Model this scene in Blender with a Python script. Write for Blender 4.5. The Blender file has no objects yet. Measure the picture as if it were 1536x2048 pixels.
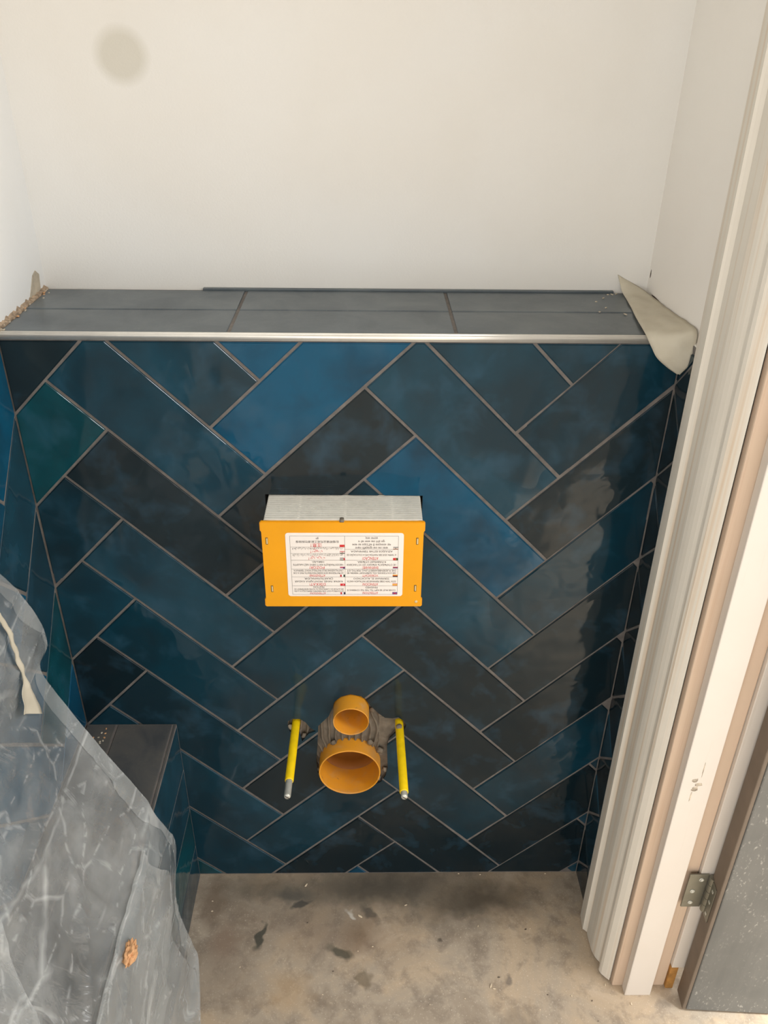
import bpy, bmesh, math, random
from mathutils import Vector, Matrix, noise
random.seed(7)
scene = bpy.context.scene
COL = scene.collection
D = bpy.data

# ------------------------------------------------------------------ camera
CAM = Vector((0.00969, -1.05208, 1.45688))
YAW, PITCH, ROLL, FPX = 0.02345, 0.53513, 0.01417, 1662.8364
fw = Vector((math.sin(YAW) * math.cos(PITCH), math.cos(YAW) * math.cos(PITCH), -math.sin(PITCH)))
rt = Vector((math.cos(YAW), -math.sin(YAW), 0))
up = rt.cross(fw)
rt2 = math.cos(ROLL) * rt + math.sin(ROLL) * up
up2 = -math.sin(ROLL) * rt + math.cos(ROLL) * up
cd = D.cameras.new('camera')
cam = D.objects.new('camera', cd)
COL.objects.link(cam)
cam.matrix_world = Matrix(((rt2.x, up2.x, -fw.x, CAM.x), (rt2.y, up2.y, -fw.y, CAM.y), (rt2.z, up2.z, -fw.z, CAM.z), (0, 0, 0, 1)))
cd.sensor_fit = 'VERTICAL'
cd.sensor_height = 36.0
cd.lens = FPX / 2048 * 36.0
cd.clip_start = 0.01
scene.camera = cam

# ------------------------------------------------------------------ light
world = D.worlds.new('World')
scene.world = world
world.use_nodes = True
wn = world.node_tree.nodes['Background']
wn.inputs['Color'].default_value = (1.0, 0.992, 0.978, 1)
wn.inputs['Strength'].default_value = 1.75


def area_light(name, loc, target, sx, sy, power, col):
    ld = D.lights.new(name, 'AREA')
    ld.shape = 'RECTANGLE'
    ld.size = sx
    ld.size_y = sy
    ld.energy = power
    ld.color = col
    o = D.objects.new(name, ld)
    COL.objects.link(o)
    o.location = loc
    o.rotation_euler = (Vector(target) - Vector(loc)).to_track_quat('-Z', 'Y').to_euler()
    return o


# added area light standing for daylight behind the camera, moved left for the right wall
area_light('rear_fill', (-1.25, -2.6, 1.75), (0.2, 0.0, 1.7), 1.2, 1.2, 23, (1.0, 0.992, 0.978))
# added fill light in the hallway beyond the open door, brightens the left wall
area_light('hallway_fill', (1.5, -0.85, 2.3), (1.0, -0.8, 0.0), 0.8, 0.8, 30, (0.97, 0.985, 1.0))
# added spot outside the door, brightens the hallway floor that the tiles reflect
sd = D.lights.new('hallway_fill_spot', 'SPOT')
sd.energy = 660
sd.color = (0.93, 0.98, 1.0)
sd.spot_size = math.radians(50)
sd.spot_blend = 0.6
sd.shadow_soft_size = 0.06
so = D.objects.new('hallway_fill_spot', sd)
COL.objects.link(so)
so.location = (1.32, -0.95, 2.40)

cy = scene.cycles
cy.max_bounces = 6
cy.diffuse_bounces = 3
cy.glossy_bounces = 3
cy.transmission_bounces = 3
cy.transparent_max_bounces = 8
cy.caustics_reflective = False
cy.caustics_refractive = False
scene.view_settings.view_transform = 'Standard'
scene.view_settings.look = 'None'
scene.view_settings.exposure = 0.09
scene.view_settings.gamma = 1.0
scene.view_settings.use_curve_mapping = False

# ------------------------------------------------------------------ helpers


def srgb(r, g, b):
    def f(c):
        c /= 255.0
        return c / 12.92 if c <= 0.04045 else ((c + 0.055) / 1.055) ** 2.4
    return (f(r), f(g), f(b), 1.0)


def tag(o, label=None, cat=None, group=None, kind=None):
    if label:
        o['label'] = label
    if cat:
        o['category'] = cat
    if group:
        o['group'] = group
    if kind:
        o['kind'] = kind
    return o


def obj(name, bm_or_mesh, mat=None, parent=None, smooth=False):
    if isinstance(bm_or_mesh, bmesh.types.BMesh):
        me = D.meshes.new(name)
        bmesh.ops.recalc_face_normals(bm_or_mesh, faces=bm_or_mesh.faces[:])
        bm_or_mesh.to_mesh(me)
        bm_or_mesh.free()
    else:
        me = bm_or_mesh
    if mat:
        me.materials.clear()
        me.materials.append(mat)
    if smooth:
        for p in me.polygons:
            p.use_smooth = True
    o = D.objects.new(name, me)
    COL.objects.link(o)
    if parent:
        o.parent = parent
    return o


def empty(name, loc=(0, 0, 0)):
    o = D.objects.new(name, None)
    o.empty_display_size = 0.02
    COL.objects.link(o)
    o.location = loc
    return o


def keep(o, parent):
    """parent o to an empty that stands away from the origin without moving it"""
    o.parent = parent
    o.matrix_parent_inverse = Matrix.Translation(-parent.location)
    return o


def bx(bm, x0, x1, y0, y1, z0, z1):
    vs = [bm.verts.new(p) for p in ((x0, y0, z0), (x1, y0, z0), (x1, y1, z0), (x0, y1, z0),
                                    (x0, y0, z1), (x1, y0, z1), (x1, y1, z1), (x0, y1, z1))]
    for f in ((0, 3, 2, 1), (4, 5, 6, 7), (0, 1, 5, 4), (1, 2, 6, 5), (2, 3, 7, 6), (3, 0, 4, 7)):
        bm.faces.new([vs[i] for i in f])
    return vs


def box_bm(*a, bevel=0.0, seg=2):
    bm = bmesh.new()
    bx(bm, *a)
    if bevel:
        bmesh.ops.bevel(bm, geom=bm.edges[:], offset=bevel, segments=seg, affect='EDGES', profile=0.5)
    return bm


def prism(bm, pts, y0, y1):
    """closed polygon in (x, z) extruded from y0 to y1"""
    a = [bm.verts.new((p[0], y0, p[1])) for p in pts]
    b = [bm.verts.new((p[0], y1, p[1])) for p in pts]
    n = len(pts)
    bm.faces.new(a)
    bm.faces.new(b[::-1])
    for i in range(n):
        bm.faces.new((a[i], b[i], b[(i + 1) % n], a[(i + 1) % n]))


def loft(bm, rings, close=True, cap=False):
    vr = [[bm.verts.new(p) for p in r] for r in rings]
    n = len(rings[0])
    for a, b in zip(vr, vr[1:]):
        for i in range(n if close else n - 1):
            j = (i + 1) % n
            bm.faces.new((a[i], a[j], b[j], b[i]))
    if cap:
        bm.faces.new(vr[0][::-1])
        bm.faces.new(vr[-1])
    return vr


def circle_y(cx, cz, r, y, n=48, jit=0.0):
    return [(cx + r * math.cos(2 * math.pi * i / n), y, cz + r * math.sin(2 * math.pi * i / n)) for i in range(n)]


def boolean_cut(o, cutters):
    for c in cutters:
        m = o.modifiers.new('cut', 'BOOLEAN')
        m.operation = 'DIFFERENCE'
        m.solver = 'EXACT'
        m.object = c
    dg = bpy.context.evaluated_depsgraph_get()
    dg.update()
    me = D.meshes.new_from_object(o.evaluated_get(dg))
    old = o.data
    o.modifiers.clear()
    o.data = me
    me.name = old.name
    D.meshes.remove(old)


# ------------------------------------------------------------------ materials
class NT:
    def __init__(self, name):
        self.m = D.materials.new(name)
        self.m.use_nodes = True
        self.t = self.m.node_tree
        self.n = self.t.nodes
        self.b = self.n['Principled BSDF']
        self.out = self.n['Material Output']

    def new(self, typ, **kw):
        nd = self.n.new(typ)
        for k, v in kw.items():
            if k in nd.inputs.keys() if hasattr(nd.inputs, 'keys') else False:
                nd.inputs[k].default_value = v
            else:
                setattr(nd, k, v)
        return nd

    def link(self, a, b):
        self.t.links.new(a, b)

    def coords(self, kind='Object', scale=(1, 1, 1), rot=(0, 0, 0)):
        tc = self.new('ShaderNodeTexCoord')
        mp = self.new('ShaderNodeMapping')
        mp.inputs['Scale'].default_value = scale
        mp.inputs['Rotation'].default_value = rot
        self.link(tc.outputs[kind], mp.inputs['Vector'])
        return mp.outputs['Vector']

    def noise(self, vec, scale, detail=4, rough=0.55, dist=0.0):
        nd = self.n.new('ShaderNodeTexNoise')
        nd.inputs['Scale'].default_value = scale
        nd.inputs['Detail'].default_value = detail
        nd.inputs['Roughness'].default_value = rough
        nd.inputs['Distortion'].default_value = dist
        if vec:
            self.link(vec, nd.inputs['Vector'])
        return nd.outputs['Fac']

    def ramp(self, fac, stops):
        nd = self.n.new('ShaderNodeValToRGB')
        e = nd.color_ramp.elements
        while len(e) < len(stops):
            e.new(0.5)
        for el, (p, c) in zip(e, stops):
            el.position = p
            el.color = c if len(c) == 4 else (*c, 1)
        self.link(fac, nd.inputs['Fac'])
        return nd.outputs['Color']

    def mix(self, fac, a, b, blend='MIX'):
        nd = self.n.new('ShaderNodeMix')
        nd.data_type = 'RGBA'
        nd.blend_type = blend
        for s, v in ((nd.inputs[0], fac), (nd.inputs[6], a), (nd.inputs[7], b)):
            if hasattr(v, 'is_output'):
                self.link(v, s)
            else:
                s.default_value = v
        return nd.outputs[2]

    def math(self, op, a, b=0.0, c=None, clamp=False):
        nd = self.n.new('ShaderNodeMath')
        nd.operation = op
        nd.use_clamp = clamp
        for i, v in enumerate((a, b, c)):
            if v is None:
                continue
            if hasattr(v, 'is_output'):
                self.link(v, nd.inputs[i])
            else:
                nd.inputs[i].default_value = v
        return nd.outputs[0]

    def bump(self, h, strength, dist=0.002):
        nd = self.n.new('ShaderNodeBump')
        nd.inputs['Strength'].default_value = strength
        nd.inputs['Distance'].default_value = dist
        self.link(h, nd.inputs['Height'])
        self.link(nd.outputs['Normal'], self.b.inputs['Normal'])
        return nd

    def set(self, **kw):
        for k, v in kw.items():
            k = k.replace('_', ' ')
            if hasattr(v, 'is_output'):
                self.link(v, self.b.inputs[k])
            else:
                self.b.inputs[k].default_value = v


g = lambda v: (v, v, v, 1)


def plain(name, col, rough=0.5, metal=0.0, nscale=30, namp=0.06, bump=0.0, bscale=200):
    t = NT(name)
    v = t.coords()
    n = t.noise(v, nscale)
    dark = tuple(c * (1 - namp * 2) for c in col[:3]) + (1,)
    lite = tuple(min(1, c * (1 + namp)) for c in col[:3]) + (1,)
    t.set(Base_Color=t.ramp(n, [(0.3, dark), (0.7, lite)]), Roughness=rough, Metallic=metal)
    if bump:
        t.bump(t.noise(v, bscale, 3), bump, 0.001)
    return t.m


def tile_material():
    t = NT('glazed_tile')
    oi = t.new('ShaderNodeObjectInfo')
    geo = t.new('ShaderNodeNewGeometry')
    off = t.new('ShaderNodeVectorMath')
    off.operation = 'SCALE'
    cmb = t.new('ShaderNodeCombineXYZ')
    for i in range(3):
        t.link(oi.outputs['Random'], cmb.inputs[i])
    t.link(cmb.outputs[0], off.inputs[0])
    off.inputs['Scale'].default_value = 37.0
    add = t.new('ShaderNodeVectorMath')
    add.operation = 'ADD'
    t.link(geo.outputs['Position'], add.inputs[0])
    t.link(off.outputs[0], add.inputs[1])
    v = add.outputs[0]
    n1 = t.noise(v, 6.5, 2, 0.55, 0.35)
    n2 = t.noise(v, 16, 3, 0.6, 0.3)
    nn = t.math('ADD', t.math('MULTIPLY', n1, 0.7), t.math('MULTIPLY', n2, 0.3))
    sh = t.ramp(nn, [(0.40, g(0.0)), (0.58, g(1.0))])
    slate = t.mix(0.45, srgb(26, 34, 38), oi.outputs['Color'])
    col = t.mix(sh, slate, oi.outputs['Color'])
    hi = t.ramp(n2, [(0.52, g(0.0)), (0.75, g(0.35))])
    col = t.mix(t.math('MULTIPLY', hi, 1.2), col, srgb(52, 84, 104))
    t.set(Base_Color=col, Roughness=0.08, IOR=1.5, Specular_IOR_Level=0.36)
    wav = t.noise(v, 9.0, 1, 0.5)
    fine = t.noise(v, 45.0, 0, 0.5)
    rip = t.math('MULTIPLY', t.noise(v, 26.0, 1, 0.5, 0.8), t.ramp(n1, [(0.50, g(0)), (0.64, g(1))]))
    h = t.math('ADD', wav, t.math('ADD', t.math('MULTIPLY', fine, 0.07), t.math('MULTIPLY', rip, 0.28)))
    t.bump(h, 0.7, 0.007)
    return t.m


def dusty_tile_material(name, dust, amount, rough):
    t = NT(name)
    v = t.coords('Object')
    n1 = t.noise(v, 14, 5, 0.6, 0.5)
    n2 = t.noise(v, 260, 2)
    base = t.mix(n1, srgb(28, 40, 50), srgb(44, 66, 84))
    f = t.math('ADD', t.math('MULTIPLY', t.ramp(n1, [(0.3, g(0.4)), (0.7, g(1.0))]), amount), t.math('MULTIPLY', t.ramp(n2, [(0.62, g(0)), (0.72, g(1))]), 0.12), clamp=True)
    t.set(Base_Color=t.mix(f, base, dust), Roughness=rough)
    t.bump(t.noise(v, 60, 3), 0.15, 0.001)
    return t.m


def grout_material():
    t = NT('grout')
    v = t.coords()
    n = t.noise(v, 60, 4)
    t.set(Base_Color=t.ramp(n, [(0.3, srgb(98, 93, 89)), (0.7, srgb(124, 117, 111))]), Roughness=0.9)
    t.bump(t.noise(v, 400, 2), 0.3, 0.0006)
    return t.m


def plaster_material(name, base, warm, spot=None):
    t = NT(name)
    v = t.coords()
    n = t.noise(v, 2.2, 3)
    n2 = t.noise(v, 9, 4)
    c = t.mix(t.ramp(n, [(0.35, g(0)), (0.65, g(1))]), base, warm)
    c = t.mix(t.math('MULTIPLY', t.ramp(n2, [(0.5, g(0)), (0.8, g(1))]), 0.06), c, srgb(190, 182, 168))
    if spot:
        # a damp patch in the fresh paint
        tc = t.new('ShaderNodeTexCoord')
        d = t.new('ShaderNodeVectorMath')
        d.operation = 'DISTANCE'
        d.inputs[1].default_value = spot[0]
        t.link(tc.outputs['Object'], d.inputs[0])
        w = t.math('ADD', d.outputs['Value'], t.math('MULTIPLY', t.math('SUBTRACT', n2, 0.5), 0.012))
        m = t.ramp(t.math('DIVIDE', w, spot[1]), [(0.62, g(1)), (1.0, g(0))])
        c = t.mix(t.math('MULTIPLY', m, 0.55), c, spot[2])
    t.set(Base_Color=c, Roughness=0.8)
    t.bump(t.math('ADD', t.noise(v, 350, 1), t.math('MULTIPLY', t.noise(v, 25, 1), 0.5)), 0.12, 0.0015)
    return t.m


def wood_paint(name, a, b, streak, fac, axis_scale=(90, 90, 2.2), rough=0.55, thr=(0.55, 0.7)):
    t = NT(name)
    v = t.coords('Object', axis_scale)
    n = t.noise(v, 1.0, 4, 0.6)
    n2 = t.noise(t.coords(), 14, 3)
    c = t.mix(n2, a, b)
    c = t.mix(t.math('MULTIPLY', t.ramp(n, [(thr[0], g(0)), (thr[1], g(1))]), fac), c, streak)
    t.set(Base_Color=c, Roughness=rough)
    t.bump(n, 0.12, 0.0008)
    return t.m


def floor_material():
    t = NT('dusty_screed')
    v = t.coords()
    n1 = t.noise(v, 5.5, 4, 0.62, 0.6)
    n2 = t.noise(v, 26, 4, 0.65, 0.3)
    n3 = t.noise(v, 330, 2)
    n4 = t.noise(v, 130, 3, 0.7)
    base = t.ramp(n1, [(0.28, srgb(142, 126, 108)), (0.45, srgb(176, 161, 142)), (0.58, srgb(190, 169, 143)), (0.75, srgb(208, 190, 168))])
    base = t.mix(t.math('MULTIPLY', t.ramp(n2, [(0.48, g(0)), (0.66, g(1))]), 0.5), base, srgb(120, 108, 96))
    base = t.mix(t.math('MULTIPLY', t.ramp(n4, [(0.56, g(0)), (0.7, g(1))]), 0.45), base, srgb(205, 188, 165))
    base = t.mix(t.math('MULTIPLY', t.ramp(n3, [(0.64, g(0)), (0.7, g(1))]), 0.5), base, srgb(226, 214, 196))
    # spilt adhesive, paint smears and shade painted along the wall: each (x, y, half length, half width, angle, colour, strength)
    tc = t.new('ShaderNodeTexCoord')
    wob = t.new('ShaderNodeTexNoise')
    wob.inputs['Scale'].default_value = 32
    wob.inputs['Detail'].default_value = 2
    t.link(tc.outputs['Object'], wob.inputs['Vector'])
    sub = t.new('ShaderNodeVectorMath')
    sub.operation = 'SUBTRACT'
    sub.inputs[1].default_value = (0.5, 0.5, 0.5)
    t.link(wob.outputs['Color'], sub.inputs[0])
    sc = t.new('ShaderNodeVectorMath')
    sc.operation = 'SCALE'
    sc.inputs['Scale'].default_value = 0.045
    t.link(sub.outputs[0], sc.inputs[0])
    ad = t.new('ShaderNodeVectorMath')
    ad.operation = 'ADD'
    t.link(tc.outputs['Object'], ad.inputs[0])
    t.link(sc.outputs[0], ad.inputs[1])
    for (x, y, a, b, ang, colr, st, edge) in STAINS_AND_SHADE:
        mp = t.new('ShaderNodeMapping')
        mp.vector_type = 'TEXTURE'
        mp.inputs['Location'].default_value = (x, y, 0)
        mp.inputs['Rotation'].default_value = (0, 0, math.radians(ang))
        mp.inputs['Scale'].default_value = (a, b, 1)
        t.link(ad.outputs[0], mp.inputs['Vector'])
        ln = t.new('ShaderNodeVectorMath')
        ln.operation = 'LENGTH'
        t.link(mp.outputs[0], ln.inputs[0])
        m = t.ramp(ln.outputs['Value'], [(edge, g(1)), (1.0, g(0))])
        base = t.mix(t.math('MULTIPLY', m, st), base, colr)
    t.set(Base_Color=base, Roughness=0.85)
    t.bump(t.math('ADD', t.math('MULTIPLY', n4, 0.4), n2), 0.25, 0.002)
    return t.m


def door_material():
    t = NT('dusty_grey_door')
    v = t.coords('Object', (60, 60, 3))
    n = t.noise(v, 1, 4)
    n2 = t.noise(t.coords(), 6, 4)
    n3 = t.noise(t.coords('Object', (1, 1, 0.5)), 210, 3, 0.7)
    c = t.mix(n, srgb(88, 89, 86), srgb(110, 109, 105))
    c = t.mix(t.math('MULTIPLY', t.ramp(n2, [(0.4, g(0)), (0.7, g(1))]), 0.4), c, srgb(134, 132, 126))
    c = t.mix(t.math('MULTIPLY', t.ramp(n3, [(0.58, g(0)), (0.72, g(1))]), t.math('MULTIPLY', t.ramp(n2, [(0.45, g(0)), (0.6, g(1))]), 0.7)), c, srgb(196, 192, 182))
    t.set(Base_Color=c, Roughness=0.6)
    t.bump(n3, 0.15, 0.0008)
    return t.m


def plastic_material(name, lo, hi):
    t = NT(name)
    a = t.noise(t.coords('Object', (1.0, 0.7, 1.0), (0.4, 0.2, 0.7)), 8, 5, 0.6, 0.4)
    b = t.noise(t.coords('Object', (1.6, 0.5, 1.0), (0.2, 0.9, 0.3)), 9, 3, 0.5, 1.4)
    c = t.noise(t.coords('Object', (0.8, 1.5, 0.7), (1.2, 0.1, 0.8)), 26, 3, 0.6, 1.5)

    def crinkle(scl, rot, scale, width):
        vo = t.new('ShaderNodeTexVoronoi')
        vo.feature = 'DISTANCE_TO_EDGE'
        vo.inputs['Scale'].default_value = scale
        mixv = t.new('ShaderNodeVectorMath')
        mixv.operation = 'ADD'
        t.link(t.coords('Object', scl, rot), mixv.inputs[0])
        wob = t.new('ShaderNodeTexNoise')
        wob.inputs['Scale'].default_value = 14
        sc_ = t.new('ShaderNodeVectorMath')
        sc_.operation = 'SCALE'
        sc_.inputs['Scale'].default_value = 0.012
        t.link(wob.outputs['Color'], sc_.inputs[0])
        t.link(t.coords(), wob.inputs['Vector'])
        t.link(sc_.outputs[0], mixv.inputs[1])
        t.link(mixv.outputs[0], vo.inputs['Vector'])
        return t.ramp(vo.outputs['Distance'], [(0.0, g(1)), (width, g(0))])
    msk = t.ramp(b, [(0.46, g(0)), (0.6, g(1))])
    msk2 = t.ramp(c, [(0.47, g(0)), (0.58, g(1))])
    r1 = t.math('MULTIPLY', crinkle((1.0, 0.16, 0.7), (0.3, 0.2, 0.35), 12, 0.03), msk)
    r2 = t.math('MULTIPLY', crinkle((1.2, 0.35, 0.5), (0.9, 0.4, -0.5), 26, 0.05), msk2)
    f = t.ramp(a, [(0.3, g(lo)), (0.7, g(hi))])
    f = t.math('ADD', f, t.math('ADD', t.math('MULTIPLY', r1, 0.30), t.math('MULTIPLY', r2, 0.22)), clamp=True)
    tr = t.new('ShaderNodeBsdfTransparent')
    tr.inputs['Color'].default_value = (0.97, 0.98, 0.98, 1)
    df = t.new('ShaderNodeBsdfDiffuse')
    df.inputs['Color'].default_value = srgb(238, 240, 238)
    tl = t.new('ShaderNodeBsdfTranslucent')
    tl.inputs['Color'].default_value = srgb(238, 240, 238)
    gl = t.new('ShaderNodeBsdfGlossy')
    gl.inputs['Roughness'].default_value = 0.17
    m1 = t.new('ShaderNodeMixShader')
    m1.inputs[0].default_value = 0.2
    t.link(df.outputs[0], m1.inputs[1])
    t.link(tl.outputs[0], m1.inputs[2])
    m2 = t.new('ShaderNodeMixShader')
    t.link(f, m2.inputs[0])
    t.link(tr.outputs[0], m2.inputs[1])
    t.link(m1.outputs[0], m2.inputs[2])
    m3 = t.new('ShaderNodeMixShader')
    m3.inputs[0].default_value = 0.11
    t.link(m2.outputs[0], m3.inputs[1])
    t.link(gl.outputs[0], m3.inputs[2])
    bp = t.new('ShaderNodeBump')
    bp.inputs['Strength'].default_value = 0.6
    bp.inputs['Distance'].default_value = 0.006
    t.link(t.math('ADD', b, t.math('MULTIPLY', c, 0.5)), bp.inputs['Height'])
    t.link(bp.outputs[0], gl.inputs['Normal'])
    bp2 = t.new('ShaderNodeBump')
    bp2.inputs['Strength'].default_value = 0.18
    bp2.inputs['Distance'].default_value = 0.006
    t.link(t.math('ADD', b, t.math('MULTIPLY', c, 0.4)), bp2.inputs['Height'])
    t.link(bp2.outputs[0], df.inputs['Normal'])
    t.link(m3.outputs[0], t.out.inputs['Surface'])
    return t.m


def tape_material():
    t = NT('masking_tape_paper')
    v = t.coords()
    n = t.noise(v, 45, 4, 0.6, 0.6)
    n2 = t.noise(t.coords('Object', (1, 1, 1)), 400, 2)
    c = t.mix(n, srgb(226, 217, 196), srgb(242, 236, 220))
    df = t.new('ShaderNodeBsdfDiffuse')
    t.link(c, df.inputs['Color'])
    tl = t.new('ShaderNodeBsdfTranslucent')
    t.link(c, tl.inputs['Color'])
    m1 = t.new('ShaderNodeMixShader')
    m1.inputs[0].default_value = 0.35
    t.link(df.outputs[0], m1.inputs[1])
    t.link(tl.outputs[0], m1.inputs[2])
    tr = t.new('ShaderNodeBsdfTransparent')
    m2 = t.new('ShaderNodeMixShader')
    m2.inputs[0].default_value = 0.08
    t.link(m1.outputs[0], m2.inputs[1])
    t.link(tr.outputs[0], m2.inputs[2])
    bp = t.new('ShaderNodeBump')
    bp.inputs['Strength'].default_value = 0.25
    bp.inputs['Distance'].default_value = 0.001
    t.link(t.math('ADD', n, t.math('MULTIPLY', n2, 0.3)), bp.inputs['Height'])
    t.link(bp.outputs[0], df.inputs['Normal'])
    t.link(m2.outputs[0], t.out.inputs['Surface'])
    return t.m


def pipe_material():
    t = NT('orange_pipe')
    v = t.coords()
    n = t.noise(v, 26, 5, 0.6, 0.4)
    n2 = t.noise(v, 75, 4, 0.6, 0.5)
    c = t.mix(t.ramp(n, [(0.35, g(0)), (0.75, g(1))]), srgb(230, 156, 34), srgb(214, 150, 66))
    c = t.mix(t.math('MULTIPLY', t.ramp(n2, [(0.66, g(0)), (0.74, g(1))]), 0.6), c, srgb(104, 92, 78))
    c = t.mix(t.math('MULTIPLY', t.ramp(n, [(0.52, g(0)), (0.7, g(1))]), 0.4), c, srgb(206, 168, 120))
    t.set(Base_Color=c, Roughness=0.45)
    return t.m


STAINS_AND_SHADE = [
    (-0.06, -0.125, 0.22, 0.075, -8, srgb(118, 98, 80), 0.5, 0.1),
    (-0.24, -0.20, 0.09, 0.10, 20, srgb(124, 108, 92), 0.45, 0.1),
    (0.05, -0.015, 0.46, 0.110, 1, srgb(88, 80, 68), 0.75, 0.15),  # wide soft band by the wall: dirt plus painted-in shade
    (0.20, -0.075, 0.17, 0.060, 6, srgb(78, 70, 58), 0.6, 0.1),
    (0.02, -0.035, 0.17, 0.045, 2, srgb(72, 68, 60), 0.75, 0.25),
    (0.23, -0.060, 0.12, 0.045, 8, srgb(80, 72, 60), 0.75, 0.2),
    (-0.20, -0.03, 0.11, 0.035, -3, srgb(104, 94, 80), 0.6, 0.3),
    (-0.13, -0.045, 0.05, 0.02, 0, srgb(82, 80, 74), 0.7, 0.3),
    (-0.185, -0.125, 0.011, 0.026, -16, srgb(58, 60, 52), 0.85, 0.6),
    (-0.115, -0.062, 0.022, 0.008, 25, srgb(60, 60, 58), 0.8, 0.5),
    (-0.035, -0.165, 0.035, 0.014, -20, srgb(66, 66, 54), 0.8, 0.5),
    (0.015, -0.085, 0.03, 0.012, -45, srgb(74, 70, 64), 0.7, 0.5),
    (0.00, -0.130, 0.05, 0.05, 0, srgb(116, 94, 72), 0.55, 0.2),
    (0.005, -0.215, 0.012, 0.022, 10, srgb(96, 84, 64), 0.6, 0.5),
    (-0.125, -0.235, 0.055, 0.05, 5, srgb(190, 158, 118), 0.45, 0.3),
    (-0.02, -0.088, 0.014, 0.006, -30, srgb(206, 200, 188), 0.8, 0.5),
    (0.14, -0.145, 0.008, 0.006, 0, srgb(70, 62, 52), 0.7, 0.5),
    (0.26, -0.215, 0.012, 0.008, 40, srgb(84, 80, 78), 0.6, 0.4),
    (-0.25, -0.14, 0.035, 0.05, 0, srgb(136, 112, 94), 0.5, 0.3),
    (-0.28, -0.06, 0.03, 0.07, 0, srgb(116, 98, 80), 0.6, 0.3),
    (0.26, -0.285, 0.05, 0.025, 10, srgb(118, 106, 92), 0.45, 0.2),
]

M = {}
M['tile'] = tile_material()
M['ledge_tile'] = dusty_tile_material('dusty_sheen_ledge_tile', srgb(118, 124, 124), 0.6, 0.32)  # grey mix holds painted-in grazing reflection along with the dust
M['box_tile'] = dusty_tile_material('dusty_box_tile', srgb(108, 101, 91), 0.8, 0.6)
M['grout'] = grout_material()
M['plaster'] = plaster_material('cream_plaster', srgb(235, 233, 228), srgb(233, 229, 221), ((-0.3165, 0.204, 1.412), 0.040, srgb(196, 190, 172)))
M['plaster_cool'] = plaster_material('white_plaster', srgb(238, 238, 236), srgb(237, 235, 231))
M['plaster_right'] = plaster_material('right_plaster', srgb(244, 240, 232), srgb(242, 236, 227))
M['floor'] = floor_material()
M['casing'] = wood_paint('primed_casing', srgb(224, 217, 204), srgb(216, 208, 194), srgb(206, 180, 150), 0.7, (85, 85, 0.7), thr=(0.52, 0.68))
M['lining'] = wood_paint('primed_lining', srgb(208, 182, 160), srgb(200, 178, 154), srgb(184, 152, 126), 0.55, (80, 80, 1.5))
M['stop'] = wood_paint('white_stop', srgb(216, 208, 198), srgb(212, 202, 190), srgb(188, 176, 160), 0.35, (80, 80, 3), thr=(0.62, 0.74))
M['knot'] = plain('wood_knot', srgb(196, 182, 162), 0.7, 0, 120, 0.3)
M['rawwood'] = plain('raw_wood', srgb(176, 126, 62), 0.7, 0, 80, 0.15)
M['door'] = door_material()
M['door_edge'] = plain('door_edge_paint', srgb(112, 98, 84), 0.6, 0, 20, 0.08)
M['hinge'] = plain('dull_hinge_steel', srgb(138, 136, 124), 0.42, 0.75, 40, 0.08)
M['hinge_dark'] = plain('hinge_gap', srgb(52, 48, 42), 0.6)
M['chrome'] = plain('bright_trim_metal', srgb(246, 243, 236), 0.3, 0.6, 30, 0.03)
M['yellow'] = plain('orange_yellow_plastic', srgb(236, 160, 0), 0.42, 0, 12, 0.03)
M['sleeve'] = plain('white_ribbed_plastic', srgb(236, 232, 220), 0.5, 0, 60, 0.04)
M['sleeve_gap'] = plain('sleeve_shade_plastic', srgb(150, 148, 140), 0.6, 0, 60, 0.05)
M['sticker'] = plain('sticker_paper', srgb(240, 232, 224), 0.5, 0, 40, 0.01)
M['ink'] = plain('black_ink', srgb(70, 64, 60), 0.7)
M['redink'] = plain('red_ink', srgb(214, 60, 56), 0.7)
M['slot'] = plain('slot_insert', srgb(216, 196, 150), 0.5)
M['slot_dark'] = plain('slot_recess', srgb(128, 92, 30), 0.6)
M['rod'] = plain('yellow_sleeve', srgb(246, 208, 10), 0.4, 0, 60, 0.06)
M['steel'] = plain('zinc_steel', srgb(206, 205, 194), 0.4, 0.45, 80, 0.08)
M['pipe'] = pipe_material()
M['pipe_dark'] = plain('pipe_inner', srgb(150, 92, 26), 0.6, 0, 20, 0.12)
M['adhesive'] = plain('tile_adhesive', srgb(124, 114, 100), 0.9, 0, 50, 0.12, 0.5, 300)
M['crumb'] = plain('plaster_crumb', srgb(196, 184, 164), 0.9, 0, 60, 0.12, 0.6, 300)
M['oldplaster'] = plain('old_plaster', srgb(176, 154, 130), 0.95, 0, 160, 0.3, 0.8, 500)
M['plasticL'] = plastic_material('polythene', 0.09, 0.42)
M['plasticF'] = plastic_material('polythene_fold', 0.18, 0.36)
M['tape'] = tape_material()
M['chunk'] = plain('orange_plaster', srgb(214, 164, 118), 0.9, 0, 90, 0.12, 0.6, 200)
M['chip'] = plain('pale_wood_chip', srgb(222, 204, 176), 0.8)
M['chip_dark'] = plain('dark_debris', srgb(96, 84, 72), 0.9)
M['ceiling'] = plain('white_ceiling', srgb(232, 228, 220), 0.9)

# ------------------------------------------------------------------ room shell
XL, XR, HW = -0.4716, 0.4272, 1.1026     # tile faces left/right, ledge height
PL, PR, YB = -0.474, 0.4346, 0.204       # plaster faces left, right, back
ROOM_H = 2.45


def struct(name, bm, mat, label):
    o = obj(name, bm, mat)
    tag(o, label, kind='structure')
    return o


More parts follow.
